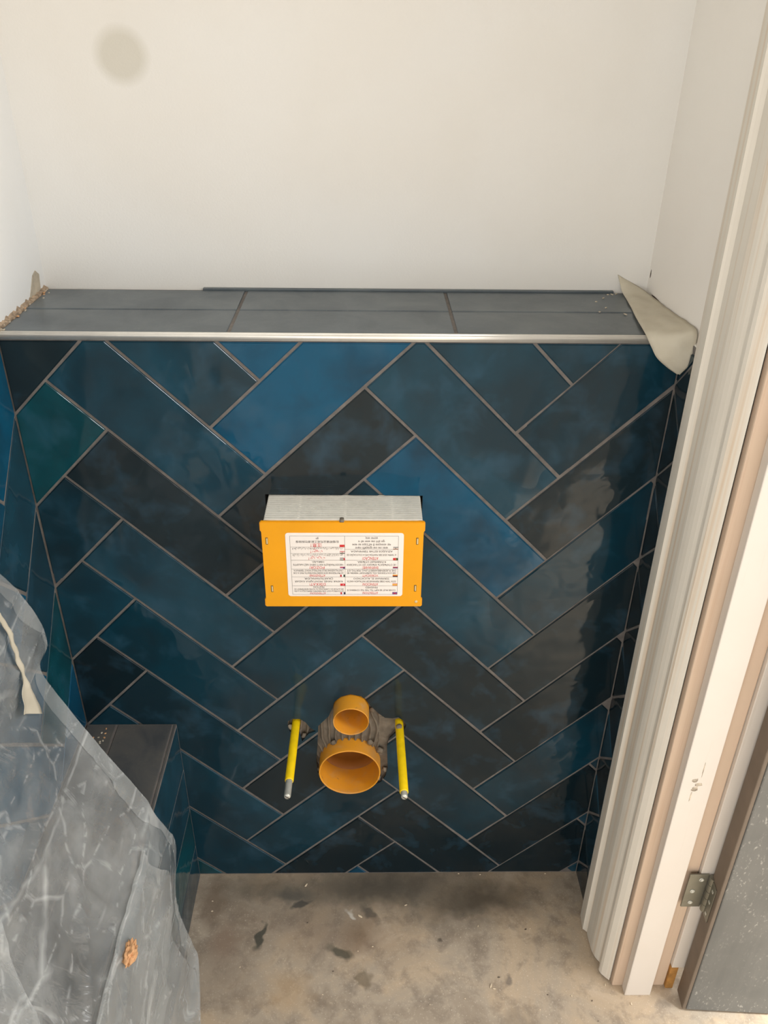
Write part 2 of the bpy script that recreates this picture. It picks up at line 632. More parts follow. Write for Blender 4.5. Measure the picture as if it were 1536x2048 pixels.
floor = struct('floor', box_bm(-2.0, 3.2, -4.6, 0.4, -0.12, 0.0), M['floor'], 'bare dusty screed floor with grey and brown smears')
wall_back = struct('wall_back', box_bm(PL - 0.15, PR + 0.15, YB, YB + 0.12, 0.0, ROOM_H), M['plaster'], 'smooth cream plaster wall above the tiled ledge')
bm = bmesh.new()
bx(bm, PL - 0.12, PL, -1.15, YB, HW, ROOM_H)
bx(bm, PL - 0.12, XL - 0.0022, -1.15, YB, 0.0, HW)
wall_left = struct('wall_left', bm, M['plaster_cool'], 'white plaster wall with blue tiles on its lower half')
bm = bmesh.new()
LINX0 = 0.4412
bx(bm, PR, 0.545, -0.100, YB, HW, ROOM_H)
bx(bm, 0.4400, 0.545, -0.212, -0.100, HW, ROOM_H)
bx(bm, XR + 0.0022, 0.545, -0.098, YB, 0.0, HW)
bx(bm, 0.4400, 0.545, -0.212, -0.098, 0.0, HW)
bx(bm, PR, 0.545, -1.12, -0.212, 2.08, ROOM_H)
bx(bm, PR, 0.545, -1.15, -1.12, 0.0, ROOM_H)
wall_right = struct('wall_right', bm, M['plaster_right'], 'cream plaster wall beside the door, blue tiles on its lower half')
ceiling = struct('ceiling', box_bm(-1.6, 2.4, -3.4, YB + 0.12, ROOM_H, ROOM_H + 0.1), M['ceiling'], 'white ceiling over the small room and hallway')

# half-height tiled wall (boxes in the cistern)
HOLE = [(-0.0773, 0.352), (-0.0745, 0.402), (-0.0560, 0.425), (-0.0484, 0.445), (-0.046, 0.458), (-0.034, 0.470), (-0.018, 0.4755), (0.000, 0.471), (0.010, 0.460),
        (0.018, 0.447), (0.030, 0.432), (0.041, 0.4215), (0.054, 0.420), (0.064, 0.4225), (0.074, 0.414), (0.0785, 0.403), (0.0745, 0.393),
        (0.060, 0.3855), (0.0495, 0.372), (0.0455, 0.352), (0.0475, 0.300), (0.0440, 0.279), (0.036, 0.262), (0.010, 0.248), (-0.030, 0.245), (-0.062, 0.262), (-0.0785, 0.287), (-0.080, 0.320)]
STUDHOLE = [(-0.1275, 0.402), (-0.126, 0.414), (-0.118, 0.4195), (-0.105, 0.4185), (-0.096, 0.411), (-0.088, 0.3975), (-0.0785, 0.3895), (-0.092, 0.383), (-0.1035, 0.3655), (-0.107, 0.384), (-0.1235, 0.388)]
SL = (-0.1325, 0.0855, 0.7165, 0.8590)    # sleeve x0 x1 z0 z1
CUT = []
for k, pts in enumerate((HOLE, STUDHOLE, [(SL[0] - 0.004, SL[2] - 0.003), (SL[1] + 0.004, SL[2] - 0.003), (SL[1] + 0.005, SL[3] + 0.002), (SL[0] - 0.006, SL[3] + 0.004)])):
    bm = bmesh.new()
    prism(bm, pts, -0.03, (0.013, 0.013, 0.12)[k])
    c = obj('cutter', bm)
    CUT.append(c)
PIPES = [(-0.0205, 0.3065, 0.055), (-0.0170, 0.4410, 0.0305)]
for (cx, cz, r) in PIPES + [(-0.113, 0.4045, 0.0085), (0.066, 0.4045, 0.0085)]:
    bm = bmesh.new()
    prism(bm, [(p[0], p[2]) for p in circle_y(cx, cz, r + 0.002, 0, 40)], -0.01, 0.10)
    CUT.append(obj('cutter', bm))

wall_half = struct('wall_half', box_bm(PL, PR, 0.0013, YB, 0.0, HW - 0.0075), M['grout'], 'half-height boxed wall clad in blue herringbone tiles')
boolean_cut(wall_half, CUT)

# ------------------------------------------------------------------ herringbone tiles
TL, TW, TOX, TOZ, TANG = 0.29933, 0.10185, -0.20956, 0.82196, 0.79801
CA, SA = math.cos(TANG), math.sin(TANG)
WARP = [[0.0019, 0.00203], [0.00156, 0.00129], [-0.00184, -0.00338], [-0.00126, -0.00443], [0.00042, -0.00109],
        [0.00207, -0.00098], [0.0012, -0.00181], [-0.00581, -0.00271], [0.00028, 0.01065], [-0.00457, 0.00758]]


def wall_uv(a, b):
    x = TOX + a * CA + b * SA
    z = TOZ - a * SA + b * CA
    X = max(-1.08, min(0.98, x / 0.45))
    Z = max(-1.0, min(0.85, (z - 0.55) / 0.55))
    dx = dz = 0.0
    k = 0
    for i in range(4):
        for j in range(4 - i):
            m = X ** i * Z ** j
            dx += m * WARP[k][0]
            dz += m * WARP[k][1]
            k += 1
    return (x + dx, z + dz)


def clip(poly, axis, val, keep_less):
    out = []
    n = len(poly)
    for i in range(n):
        p, q = poly[i], poly[(i + 1) % n]
        ip = (p[axis] <= val) == keep_less
        iq = (q[axis] <= val) == keep_less
        if ip:
            out.append(p)
        if ip != iq:
            t = (val - p[axis]) / (q[axis] - p[axis])
            out.append((p[0] + t * (q[0] - p[0]), p[1] + t * (q[1] - p[1])))
    return out


def clean(poly):
    out = []
    for p in poly:
        if not out or math.dist(p, out[-1]) > 0.004:
            out.append(p)
    if len(out) > 1 and math.dist(out[0], out[-1]) < 0.004:
        out.pop()
    return out


def area2(p):
    return 0.5 * sum(p[i][0] * p[(i + 1) % len(p)][1] - p[(i + 1) % len(p)][0] * p[i][1] for i in range(len(p)))


def inset(poly, d):
    """inset of a convex counter-clockwise polygon"""
    n = len(poly)
    out = []
    for i in range(n):
        p0, p1, p2 = poly[i - 1], poly[i], poly[(i + 1) % n]
        e1 = Vector((p1[0] - p0[0], p1[1] - p0[1])).normalized()
        e2 = Vector((p2[0] - p1[0], p2[1] - p1[1])).normalized()
        n1 = Vector((-e1.y, e1.x))
        n2 = Vector((-e2.y, e2.x))
        bi = n1 + n2
        k = d / max(0.25, 0.5 * bi.dot(bi))
        out.append((p1[0] + bi.x * k, p1[1] + bi.y * k))
    return out


GAP = 0.0021


def tile_mesh(poly, to3d, proud, tilt):
    """glazed tile: flat body, soft pillowed edge. to3d maps (u, v, depth) to world; depth < 0 is out of the wall"""
    bm = bmesh.new()
    cx = sum(p[0] for p in poly) / len(poly)
    cy = sum(p[1] for p in poly) / len(poly)

    def ring(ins, dep):
        pp = inset(poly, ins) if ins else poly
        return [to3d(p[0], p[1], dep + ((p[0] - cx) * tilt[0] + (p[1] - cy) * tilt[1] if dep < 0.0015 else 0)) for p in pp]
    A = [bm.verts.new(p) for p in ring(0.0, -proud)]
    B = [bm.verts.new(p) for p in ring(0.0, 0.0035)]
    bm.faces.new(A)
    bm.faces.new(B[::-1])
    n = len(poly)
    for i in range(n):
        bm.faces.new((A[i], B[i], B[(i + 1) % n], A[(i + 1) % n]))
    fa = set(A)
    bmesh.ops.bevel(bm, geom=[e for e in bm.edges if e.verts[0] in fa and e.verts[1] in fa], offset=0.0014, segments=3, affect='EDGES', clamp_overlap=True)
    return bm


BRIGHT, MID, TEAL, NAVY, SLATE, DARK = (srgb(10, 78, 108), srgb(26, 64, 80), srgb(12, 72, 82), srgb(16, 52, 66), srgb(28, 42, 48), srgb(17, 34, 41))
TONE = {('d', 0, -2): BRIGHT, ('d', 0, -1): MID, ('d', 0, 0): MID, ('d', 0, 1): SLATE, ('d', 0, 2): MID, ('d', 0, 3): NAVY, ('d', 0, 4): NAVY, ('d', 0, 5): MID, ('d', 0, 6): NAVY,
        ('e', -1, -1): SLATE, ('e', -1, 0): TEAL, ('e', -1, 1): NAVY, ('e', -1, 2): MID, ('e', -1, 3): DARK, ('e', -1, 4): NAVY,
        ('e', 0, -2): BRIGHT, ('e', 0, -1): BRIGHT, ('e', 0, 0): SLATE, ('e', 0, 1): NAVY, ('e', 0, 2): NAVY, ('e', 0, 3): MID, ('e', 0, 4): SLATE, ('e', 0, 5): NAVY, ('e', 0, 6): DARK, ('e', 0, 7): BRIGHT, ('e', 0, 8): DARK,
        ('d', 1, -2): BRIGHT, ('d', 1, -1): MID, ('d', 1, 0): MID, ('d', 1, 1): BRIGHT, ('d', 1, 2): MID, ('d', 1, 3): SLATE, ('d', 1, 4): SLATE, ('d', 1, 5): NAVY, ('d', 1, 6): DARK, ('d', 1, 7): DARK,
        ('e', 1, -2): NAVY, ('e', 1, -1): NAVY, ('e', 1, 0): SLATE, ('e', 1, 1): NAVY, ('e', 1, 2): SLATE, ('e', 1, 3): DARK, ('e', 1, 4): NAVY, ('e', 1, 5): DARK, ('e', 1, 6): DARK}


def tiles_for_wall(wall, u0, u1, to3d, cut=False, zlo=0.003, rng=9, skip=None, tone=None):
    made = []
    for n in range(-3, 4):
        for k in range(-12, 16):
            for kind in 'de':
                if kind == 'd':
                    a0, a1, b0, b1 = -TL + k * TW + n * TL, k * TW + n * TL, -k * TW + n * TL, -k * TW + TW + n * TL
                else:
                    a0, a1, b0, b1 = k * TW + n * TL, (k + 1) * TW + n * TL, -k * TW + n * TL, TL - k * TW + n * TL
                a0 += GAP
                b0 += GAP
                a1 -= GAP
                b1 -= GAP
                poly = [wall_uv(a0, b0), wall_uv(a1, b0), wall_uv(a1, b1), wall_uv(a0, b1)]
                for ax, val, less in ((0, u0, False), (0, u1, True), (1, zlo, False), (1, HW - 0.0115, True)):
                    if len(poly) >= 3:
                        poly = clip(poly, ax, val, less)
                poly = clean(poly)
                if len(poly) < 3:
                    continue
                A = area2(poly)
                if A < 0:
                    poly = poly[::-1]
                if abs(A) < 0.00012:
                    continue
                if skip and skip(poly):
                    continue
                r = random.Random(hash((kind == 'd', n, k, round(u0 * 100))))
                tilt = (r.uniform(-0.006, 0.006), r.uniform(-0.006, 0.006))
                bm = tile_mesh(poly, to3d, 0.0008, tilt)
                o = obj('tile', bm, M['tile'], wall)
                o.color = TONE.get((kind, n, k)) if tone is None and (kind, n, k) in TONE else r.choice(tone or [MID, NAVY, SLATE, TEAL])
                if cut:
                    xs = [p[0] for p in poly]
                    zs = [p[1] for p in poly]
                    near = [c for c in CUT[:3] if min(v.co.x for v in c.data.vertices) < max(xs) and max(v.co.x for v in c.data.vertices) > min(xs)
                            and min(v.co.z for v in c.data.vertices) < max(zs) and max(v.co.z for v in c.data.vertices) > min(zs)]
                    if near:
                        boolean_cut(o, near)
                        if len(o.data.polygons) == 0:
                            D.objects.remove(o)
                            continue
                made.append(o)
    return made


BXR, BTOP = -0.3175, 0.4085     # pipe boxing: right face and top
tiles_for_wall(wall_half, XL + 0.0015, XR - 0.0015, lambda u, v, d: (u, d, v), cut=True,
               skip=lambda p: max(q[0] for q in p) < BXR and max(q[1] for q in p) < BTOP - 0.005)
tiles_for_wall(wall_left, XL - 0.62, XL - 0.0015, lambda u, v, d: (XL - d * -1.0 if False else XL - d, u - XL, v),
               zlo=BTOP + 0.003, tone=[MID, TEAL, BRIGHT, BRIGHT, MID])
tiles_for_wall(wall_right, XR + 0.0015, XR + 0.0965, lambda u, v, d: (XR + d, -(u - XR), v), tone=[NAVY, DARK, SLATE])
for c in CUT:
    D.objects.remove(c)

# grout backing on the lower side walls
o = obj('grout', box_bm(XL - 0.010, XL - 0.0009, -1.2, 0.0, 0.0, HW - 0.002), M['grout'], wall_left)
o = obj('grout', box_bm(XR + 0.0009, XR + 0.010, -0.0975, 0.0, 0.0, HW - 0.002), M['grout'], wall_right)

# metal edge trim and ledge tiles
bm = bmesh.new()
bx(bm, XL + 0.001, XR - 0.001, -0.0035, 0.0035, HW - 0.0095, HW + 0.0012)
bmesh.ops.bevel(bm, geom=[e for e in bm.edges if abs(e.verts[0].co.x - e.verts[1].co.x) > 0.1], offset=0.0022, segments=3, affect='EDGES')
tr = obj('edge_trim', bm, M['chrome'], wall_half, True)
tr['label'] = 'bright metal edge trim strip'
xs = [PL + 0.004, -0.1725, 0.1265, PR - 0.003]
for (y0, y1, dz) in ((0.0055, 0.1000, 0.0), (0.1010, 0.1955, 0.0008)):
    for x0, x1 in zip(xs, xs[1:]):
        obj('tile', box_bm(x0 + 0.0022, x1 - 0.0022, y0, y1, HW - 0.0075, HW + dz, bevel=0.0014), M['ledge_tile'], wall_half)
obj('grout', box_bm(PL + 0.002, PR - 0.002, 0.0036, 0.203, HW - 0.0076, HW - 0.0012), M['grout'], wall_half)
# loose tile sliver lying against the back of the ledge
bm = box_bm(-0.238, 0.383, 0.1962, 0.2035, HW - 0.006, HW + 0.0035, bevel=0.0012)
o = obj('tile', bm, M['ledge_tile'], wall_half)

# comb-ridged adhesive seen in the cut-out
bm = bmesh.new()
NX, NZ = 216, 130
vs = []
for j in range(NZ + 1):
    row = []
    for i in range(NX + 1):
        x = -0.132 + 0.216 * i / NX
        z = 0.240 + 0.240 * j / NZ
        bend = 0.018 * ((z - 0.40) / 0.06) ** 2 * (1 if x > -0.02 else -1) * min(1, abs(x + 0.02) / 0.05)
        ph = (x + bend + 0.5 * (z - 0.38) * (x + 0.02) * 6 + 0.004 * noise.noise(Vector((x * 30, 0, z * 30)))) / 0.0125 * 2 * math.pi
        h = max(0, math.sin(ph)) ** 0.8 * 0.0062
        if x > 0.030 or (x > 0.02 and z > 0.425):
            h = 0.003 + 0.003 * noise.noise(Vector((x * 60, 3, z * 60)))
        h += 0.0012 * noise.noise(Vector((x * 140, 1, z * 140)))
        row.append(bm.verts.new((x, 0.0115 - h, z)))
    vs.append(row)
for j in range(NZ):
    for i in range(NX):
        mx, mz = vs[j][i].co.x + 0.0005, vs[j][i].co.z + 0.0009
        if all(math.hypot(mx - cx, mz - cz) > r - 0.0016 for cx, cz, r in PIPES):
            bm.faces.new((vs[j][i], vs[j][i + 1], vs[j + 1][i + 1], vs[j + 1][i]))
o = obj('adhesive_bed', bm, M['adhesive'], wall_half, True)
o['label'] = 'combed grey-brown tile adhesive showing in the cut-out'

# ------------------------------------------------------------------ pipe boxing on the left
boxing = empty('pipe_boxing', (-0.395, -0.35, 0))
tag(boxing, 'low blue-tiled boxing along the left wall, partly under plastic', 'boxing')
BY0 = -0.95
keep(obj('body', box_bm(XL + 0.001, BXR - 0.0005, BY0, -0.001, 0.001, BTOP - 0.0012), M['grout']), boxing)
# top tiles
for x0, x1 in ((XL + 0.0015, -0.4205), (-0.4175, BXR - 0.0075)):
    y = -0.0025
    while y > BY0:
        y2 = max(y - 0.298, BY0)
        keep(obj('tile', box_bm(x0, x1, y2 + 0.0015, y, BTOP - 0.006, BTOP, bevel=0.0012), M['box_tile']), boxing)
        y = y2 - 0.0015
keep(obj('edge_trim', box_bm(BXR - 0.0055, BXR - 0.0008, BY0, -0.0022, BTOP - 0.007, BTOP - 0.0006, bevel=0.001), M['box_tile']), boxing)
zr = [BTOP - 0.0035, 0.298, 0.192, 0.090, 0.002]
rr = random.Random(3)
for z1, z0 in zip(zr, zr[1:]):
    y = -0.002
    first = True
    while y > BY0:
        y2 = max(y - (0.42 if first else 0.30), BY0)
        bm = box_bm(BXR - 0.005, BXR, y2 + 0.0015, y - 0.0015, z0 + 0.0016, z1 - 0.0016, bevel=0.0006)
        o = keep(obj('tile', bm, M['tile']), boxing)
        o.color = rr.choice([MID, TEAL, NAVY])
        y = y2
        first = False

# ------------------------------------------------------------------ door casing, lining and door (everything leans a little, as hung)
LEAN = -0.0075


def lean(o):
    for v in o.data.vertices:
        v.co.x += LEAN * v.co.z
    return o


def column(profile, z0, z1, n=1):
    """closed (x, y) profile run up from z0 to z1"""
    bm = bmesh.new()
    loft(bm, [[(p[0], p[1], z0 + (z1 - z0) * i / n) for p in profile] for i in range(n + 1)], cap=True)
    return bm


face = [(0.4142, -0.0950), (0.4128, -0.1100), (0.4122, -0.1225), (0.4150, -0.1245), (0.4178, -0.1275), (0.4190, -0.1290), (0.4184, -0.1310), (0.4184, -0.1450), (0.4190, -0.1620),
        (0.4205, -0.1690), (0.4222, -0.1750), (0.4250, -0.1810), (0.4282, -0.1850), (0.4288, -0.1880), (0.4268, -0.1930), (0.4240, -0.1985), (0.4242, -0.2020), (0.4262, -0.2070), (0.4320, -0.2135), (0.4376, -0.2185)]
back = [(0.4380, -0.2187), (0.4380, -0.0985), (0.4250, -0.0985), (0.4250, -0.0935), (0.4150, -0.0935)]
casing = lean(struct('trim_1', column(face + back, 0.004, 2.13), M['casing'], 'moulded cream door casing with ogee profile beside the tiles'))
lining = lean(struct('trim_2', box_bm(LINX0, 0.5335, -0.2265, -0.2125, 0.0, 2.08, bevel=0.0022), M['lining'], 'primed pinkish door lining beside the moulded casing'))
stop = lean(obj('door_stop', box_bm(0.4590, 0.5040, -0.2435, -0.2268, 0.0, 2.07, bevel=0.0012), M['stop'], lining))
stop['label'] = 'bright white door stop strip'
# knot in the stop, showing through the paint
for i, (kx, kz, ka, kb) in enumerate(((0.4775, 0.538, 0.0045, 0.0035), (0.4830, 0.530, 0.0060, 0.0030), (0.4800, 0.521, 0.0050, 0.0050), (0.4770, 0.505, 0.0012, 0.0110), (0.4850, 0.560, 0.0008, 0.0140))):
    bm = bmesh.new()
    bmesh.ops.create_icosphere(bm, subdivisions=2, radius=1.0)
    for v in bm.verts:
        v.co *= 1 + 0.6 * noise.noise(v.co * 1.8 + Vector((i * 3.1, 0, 0)))
        v.co = Vector((v.co.x * ka + kx + LEAN * kz, -0.2435 + v.co.y * 0.0003, v.co.z * kb + kz))
    obj('knot', bm, M['knot'], lining, True)
outer = lean(obj('outer_strip', box_bm(0.5338, 0.5720, -0.2330, -0.2130, 0.064, 2.08, bevel=0.001), M['stop'], lining))
lean(obj('packer', box_bm(0.5338, 0.5470, -0.2315, -0.2130, 0.0, 0.0635, bevel=0.0008), M['rawwood'], lining))['label'] = 'unpainted brown wood packer'

# hinge: two leaves, knuckle, screws
HZ0, HZ1 = 0.238, 0.318
HX = 0.5485 + LEAN * 0.28
hinge = empty('hinge', (HX, -0.238, HZ0))
tag(hinge, 'dull steel butt hinge between lining and grey door', 'hinge')
keep(obj('leaf', box_bm(HX - 0.033, HX - 0.002, -0.2360, -0.2332, HZ0, HZ1, bevel=0.0006), M['hinge']), hinge)
for i in range(5):
    bm = bmesh.new()
    zA = HZ0 + (HZ1 - HZ0) * i / 5
    zB = HZ0 + (HZ1 - HZ0) * (i + 1) / 5 - 0.0008
    loft(bm, [[(HX + 0.002 + 0.0055 * math.cos(a * math.pi / 10), -0.2405 + 0.0055 * math.sin(a * math.pi / 10), z) for a in range(20)] for z in (zA, zB)], cap=True)
    keep(obj('knuckle', bm, M['hinge'], None, False), hinge)
for (dx, dz) in ((-0.013, 0.068), (-0.022, 0.040), (-0.020, 0.012)):
    bm = bmesh.new()
    c = [(HX + dx, -0.2362, HZ0 + dz)]
    rings = []
    for r, y in ((0.0042, -0.2359), (0.0040, -0.2369), (0.0026, -0.2371), (0.0020, -0.2362)):
        rings.append([(HX + dx + r * math.cos(a * math.pi / 8), y, HZ0 + dz + r * math.sin(a * math.pi / 8)) for a in range(16)])
    loft(bm, rings, cap=True)
    keep(obj('screw', bm, M['steel'], None, True), hinge)

# door leaf, opened out of the room
door = empty('door_1', (0.556, -0.25, 0.0))
tag(door, 'dusty dark grey door standing open on a steel hinge', kind='structure')
DX = 0.5520
DA = math.radians(-3.5)


def dpt(u, w, z):
    """u along the door leaf from the hinge edge, w towards the camera"""
    return (DX + LEAN * 1.5 * z + u * math.cos(DA) + w * math.sin(DA) * 1.0, -0.2375 + u * math.sin(DA) - w * math.cos(DA), z)


def dbox(u0, u1, w0, w1, z0, z1, bevel=0.0015):
    bm = box_bm(u0, u1, w0, w1, z0, z1, bevel=bevel)
    for v in bm.verts:
        v.co = dpt(*v.co)
    return bm


DZ0 = 0.006
keep(obj('leaf', dbox(-0.0016, -0.0001, 0.004, 0.024, HZ0 - 0.004, HZ1 - 0.004, 0.0005), M['hinge']), hinge)
for z_ in (0.012, 0.040, 0.066):
    keep(obj('screw', dbox(-0.0024, -0.0014, 0.013, 0.018, HZ0 + z_ - 0.0065, HZ0 + z_ - 0.0015, 0.0004), M['steel']), hinge)
keep(obj('door_edge', dbox(0.0, 0.0065, 0.0, 0.033, DZ0, 1.985), M['door_edge']), door)
# bead, stile, rails and panels
keep(obj('stile', dbox(0.0067, 0.150, 0.001, 0.034, DZ0, 1.985, 0.002), M['door']), door)
keep(obj('stile', dbox(0.610, 0.755, 0.001, 0.034, DZ0, 1.985, 0.002), M['door']), door)
for (z0, z1) in ((DZ0, 0.21), (0.86, 1.06), (1.84, 1.985)):
    keep(obj('rail', dbox(0.1505, 0.6095, 0.001, 0.034, z0, z1, 0.002), M['door']), door)
for (z0, z1) in ((0.2, 0.87), (1.05, 1.85)):
    keep(obj('panel', dbox(0.145, 0.615, 0.010, 0.024, z0, z1, 0.002), M['door']), door)

# ------------------------------------------------------------------ cistern access box with its yellow cover
PY = -0.0715
acc = empty('cistern_access_box', (-0.0235, -0.03, 0.7165))
tag(acc, 'white ribbed access sleeve with orange-yellow cover and multilingual warning sticker', 'access box')
# ribbed sleeve: hollow box with stacked ribs
bm = bmesh.new()
t = 0.003
x0, x1, z0, z1 = SL[0] + 0.004, SL[1] - 0.004, SL[2] + 0.004, SL[3] - 0.004
for a in ((x0, x1, PY + 0.004, 0.10, z1 - t, z1), (x0, x1, PY + 0.004, 0.10, z0, z0 + t), (x0, x0 + t, PY + 0.004, 0.10, z0 + t, z1 - t), (x1 - t, x1, PY + 0.004, 0.10, z0 + t, z1 - t)):
    bx(bm, *a)
sl = keep(obj('sleeve', bm, M['sleeve']), acc)
bm = bmesh.new()
ny = 13
pit = 0.0775 / ny
for i in range(ny):
    y = -0.0665 + i * pit
    r0 = [(SL[0], y, SL[2]), (SL[1], y, SL[2]), (SL[1], y, SL[3]), (SL[0], y, SL[3])]
    w = pit * 0.66
    for (ax0, ax1, az0, az1) in ((SL[0], SL[1], SL[3] - 0.0045, SL[3] + 0.0012), (SL[0], SL[1], SL[2] - 0.0012, SL[2] + 0.0045), (SL[0] - 0.0012, SL[0] + 0.0045, SL[2], SL[3]), (SL[1] - 0.0045, SL[1] + 0.0012, SL[2], SL[3])):
        bx(bm, ax0, ax1, y, y + w, az0, az1)
    # little stepped webs between the ribs
    for k, wx in enumerate((-0.0865, -0.0215, 0.045)):
        bx(bm, wx - 0.0012 + 0.0004 * (i % 2), wx + 0.0016 + 0.0004 * (i % 2), y + w * 0.7, y + pit, SL[3] - 0.0045, SL[3] + 0.0004)
rb = keep(obj('ribs', bm, M['sleeve']), acc)
tag(rb, kind='stuff')
# moulded yellow cover plate (outline with small ears at the corners)
cx0, cx1, cz0, cz1 = -0.1365, 0.0875, 0.7135, 0.8590
ear = 0.0028
out = [(cx0 - ear + 0.002, cz0), (cx1 + ear - 0.002, cz0), (cx1 + ear, cz0 + 0.002), (cx1 + ear, cz0 + 0.0135), (cx1, cz0 + 0.0155), (cx1, cz1 - 0.0165), (cx1 + ear, cz1 - 0.0145), (cx1 + ear, cz1 - 0.002),
       (cx1 + ear - 0.002, cz1), (cx0 - ear + 0.002, cz1), (cx0 - ear, cz1 - 0.002), (cx0 - ear, cz1 - 0.0145), (cx0, cz1 - 0.0165), (cx0, cz0 + 0.0155), (cx0 - ear, cz0 + 0.0135), (cx0 - ear, cz0 + 0.002)]
bm = bmesh.new()
prism(bm, out, PY, PY + 0.0042)
bmesh.ops.bevel(bm, geom=[e for e in bm.edges if abs(e.verts[0].co.y - PY) < 1e-6 and abs(e.verts[1].co.y - PY) < 1e-6], offset=0.0009, segments=2, affect='EDGES')
cover = keep(obj('cover_plate', bm, M['yellow']), acc)
cover['label'] = 'orange-yellow plastic cover plate'


def sub(o, parent, dst):
    """sub-part of a part that itself hangs under an empty: world placement kept"""
    o.parent = parent
    o.matrix_parent_inverse = Matrix.Identity(4)
    return o


for (sx, sz) in ((cx0 + 0.006, 0.828), (cx0 + 0.009, 0.746), (cx1 - 0.0075, 0.828), (cx1 - 0.008, 0.747)):
    sub(obj('clip_slot', box_bm(sx - 0.0017, sx + 0.0017, PY - 0.0004, PY + 0.001, sz - 0.0058, sz + 0.0058, bevel=0.0003), M['slot_dark']), cover, acc)
    sub(obj('clip_tab', box_bm(sx - 0.0007, sx + 0.0012, PY - 0.0009, PY + 0.001, sz - 0.0045, sz + 0.0045, bevel=0.0003), M['slot']), cover, acc)
bm = bmesh.new()
loft(bm, [[(cx1 - 0.006 + r * math.cos(a * math.pi / 8), y, cz0 + 0.0095 + r * math.sin(a * math.pi / 8)) for a in range(16)] for r, y in ((0.0022, PY + 0.001), (0.0021, PY - 0.0009), (0.0012, PY - 0.0011))], cap=True)
sub(obj('screw', bm, M['slot'], None, True), cover, acc)
bm = bmesh.new()
loft(bm, [[(-0.0255 + 0.0032 * math.cos(a * math.pi / 10), y, cz1 + 0.0005 + 0.002 * math.sin(a * math.pi / 10)) for a in range(20)] for y in (PY + 0.0005, PY + 0.009)], cap=True)
sub(obj('latch_pin', bm, M['adhesive'], None, True), cover, acc)

# sticker with the printed warnings; the cover is mounted upside down, so the print is turned half round
SX0, SX1, SZ0, SZ1 = -0.1045, 0.0610, 0.7330, 0.8415
bm = bmesh.new()
rc = 0.004
pts = []
for (px, pz, a0) in ((SX1 - rc, SZ0 + rc, -90), (SX1 - rc, SZ1 - rc, 0), (SX0 + rc, SZ1 - rc, 90), (SX0 + rc, SZ0 + rc, 180)):
    for s in range(5):
        a = math.radians(a0 + 22.5 * s)
        pts.append((px + rc * math.cos(a), pz + rc * math.sin(a)))
prism(bm, pts, PY - 0.0004, PY + 0.0002)
sticker = keep(obj('sticker', bm, M['sticker']), acc)
sticker['label'] = 'white sticker with warnings in many languages, upside down'
SW, SH = SX1 - SX0, SZ1 - SZ0
SYF = PY - 0.0006


def sp(u, v):
    """reading coordinates on the sticker (0..1, v up as read) -> world, turned half round"""
    return (SX1 - u * SW, SZ1 - v * SH)


GX0, GXM, GX1 = 0.045, 0.500, 0.962      # table grid, as read
GT, GB = 0.030, 0.955                    # table top / bottom, distance from the top edge as read
# reading order: left column first, top row = lowest on the photographed sticker
LEFT = [(0.170, (('ATTENTION!', 1), ('COVER MUST BE KEPT TILL THE TILE COVERING IS', 0), ('FINISHED', 0)), 'uk'),
        (0.315, (('ATENCIÓN!', 1), ('ESTA TAPA DEBE PERMANECER INSTALADA HASTA', 0), ('TERMINAR EL ALICATADO', 0)), 'es'),
        (0.440, (('VORSICHT!', 1), ('DER SCHUTZDECKEL SOLL AUFBEWAHRT WERDEN, BIS', 0), ('DIE FLIESENBEARBEITUNG FERTIG IST', 0)), 'de'),
        (0.580, (('ВНИМАНИЕ!', 1), ('НЕ ОТКРЫВАТЬ КРЫШКУ ДО УСТАНОВКИ', 0), ('КЛАВИШИ СМЫВА.', 0)), 'ru'),
        (0.750, (('ATENÇÃO!', 1), ('A TAMPA DEVE SER MANTIDA ATÉ A COLOCAÇÃO DE', 0), ('AZULEJOS ESTAR TERMINADA.', 0)), 'pt'),
        (0.955, (('कवर तब तक सुरक्षित रखना', 0), ('यह आवश्यक है कि टाइल का काम', 0), ('पूरा होने तक कवर को न', 0), ('हटाया जाए', 0)), 'in')]
RIGHT = [(0.170, (('ATTENTION!', 1), ("LE COUVERCLE DOIT ETRE MAINTENU FERME JUSQU'A LA FIN", 0), ('DE LA POSE DU CARRELAGE OU AUTRE REVETEMENT DE', 0), ('FINITION', 0)), 'fr'),
         (0.315, (('DİKKAT!', 1), ('KAPAK PANEL MONTAJINA KADAR', 0), ('ÇIKARTILMAMALIDIR.', 0)), 'tr'),
         (0.440, (('ATTENZIONE!', 1), ('LA PROTEZIONE DEVE ESSERE MANTENUTA FINO A CHE', 0), ("L'INSTALLAZIONE DELLE PIASTRELLE NON E' TERMINATA.", 0)), 'it'),
         (0.580, (('POZOR!', 1), ('NEODSTRAŇUJTE KRYT DŘÍVE NEŽ NALEPÍTE', 0), ('OBKLAD.', 0)), 'cz'),
         (0.685, (('تنبيه!', 1), ('يجب عدم إزالة الغطاء حتى يتم الانتهاء من تركيب البلاط', 0)), 'ae'),
         (0.785, (('توجه!', 1), ('تا پایان نصب کاشی درپوش محافظ را باز نکنید لطفا', 0)), 'ir'),
         (0.955, (('注意！', 1), ('在墙砖铺设完成之前请勿拆除保', 0), ('护', 0)), 'cn')]
ink_v, ink_f, red_v, red_f = [], [], [], []


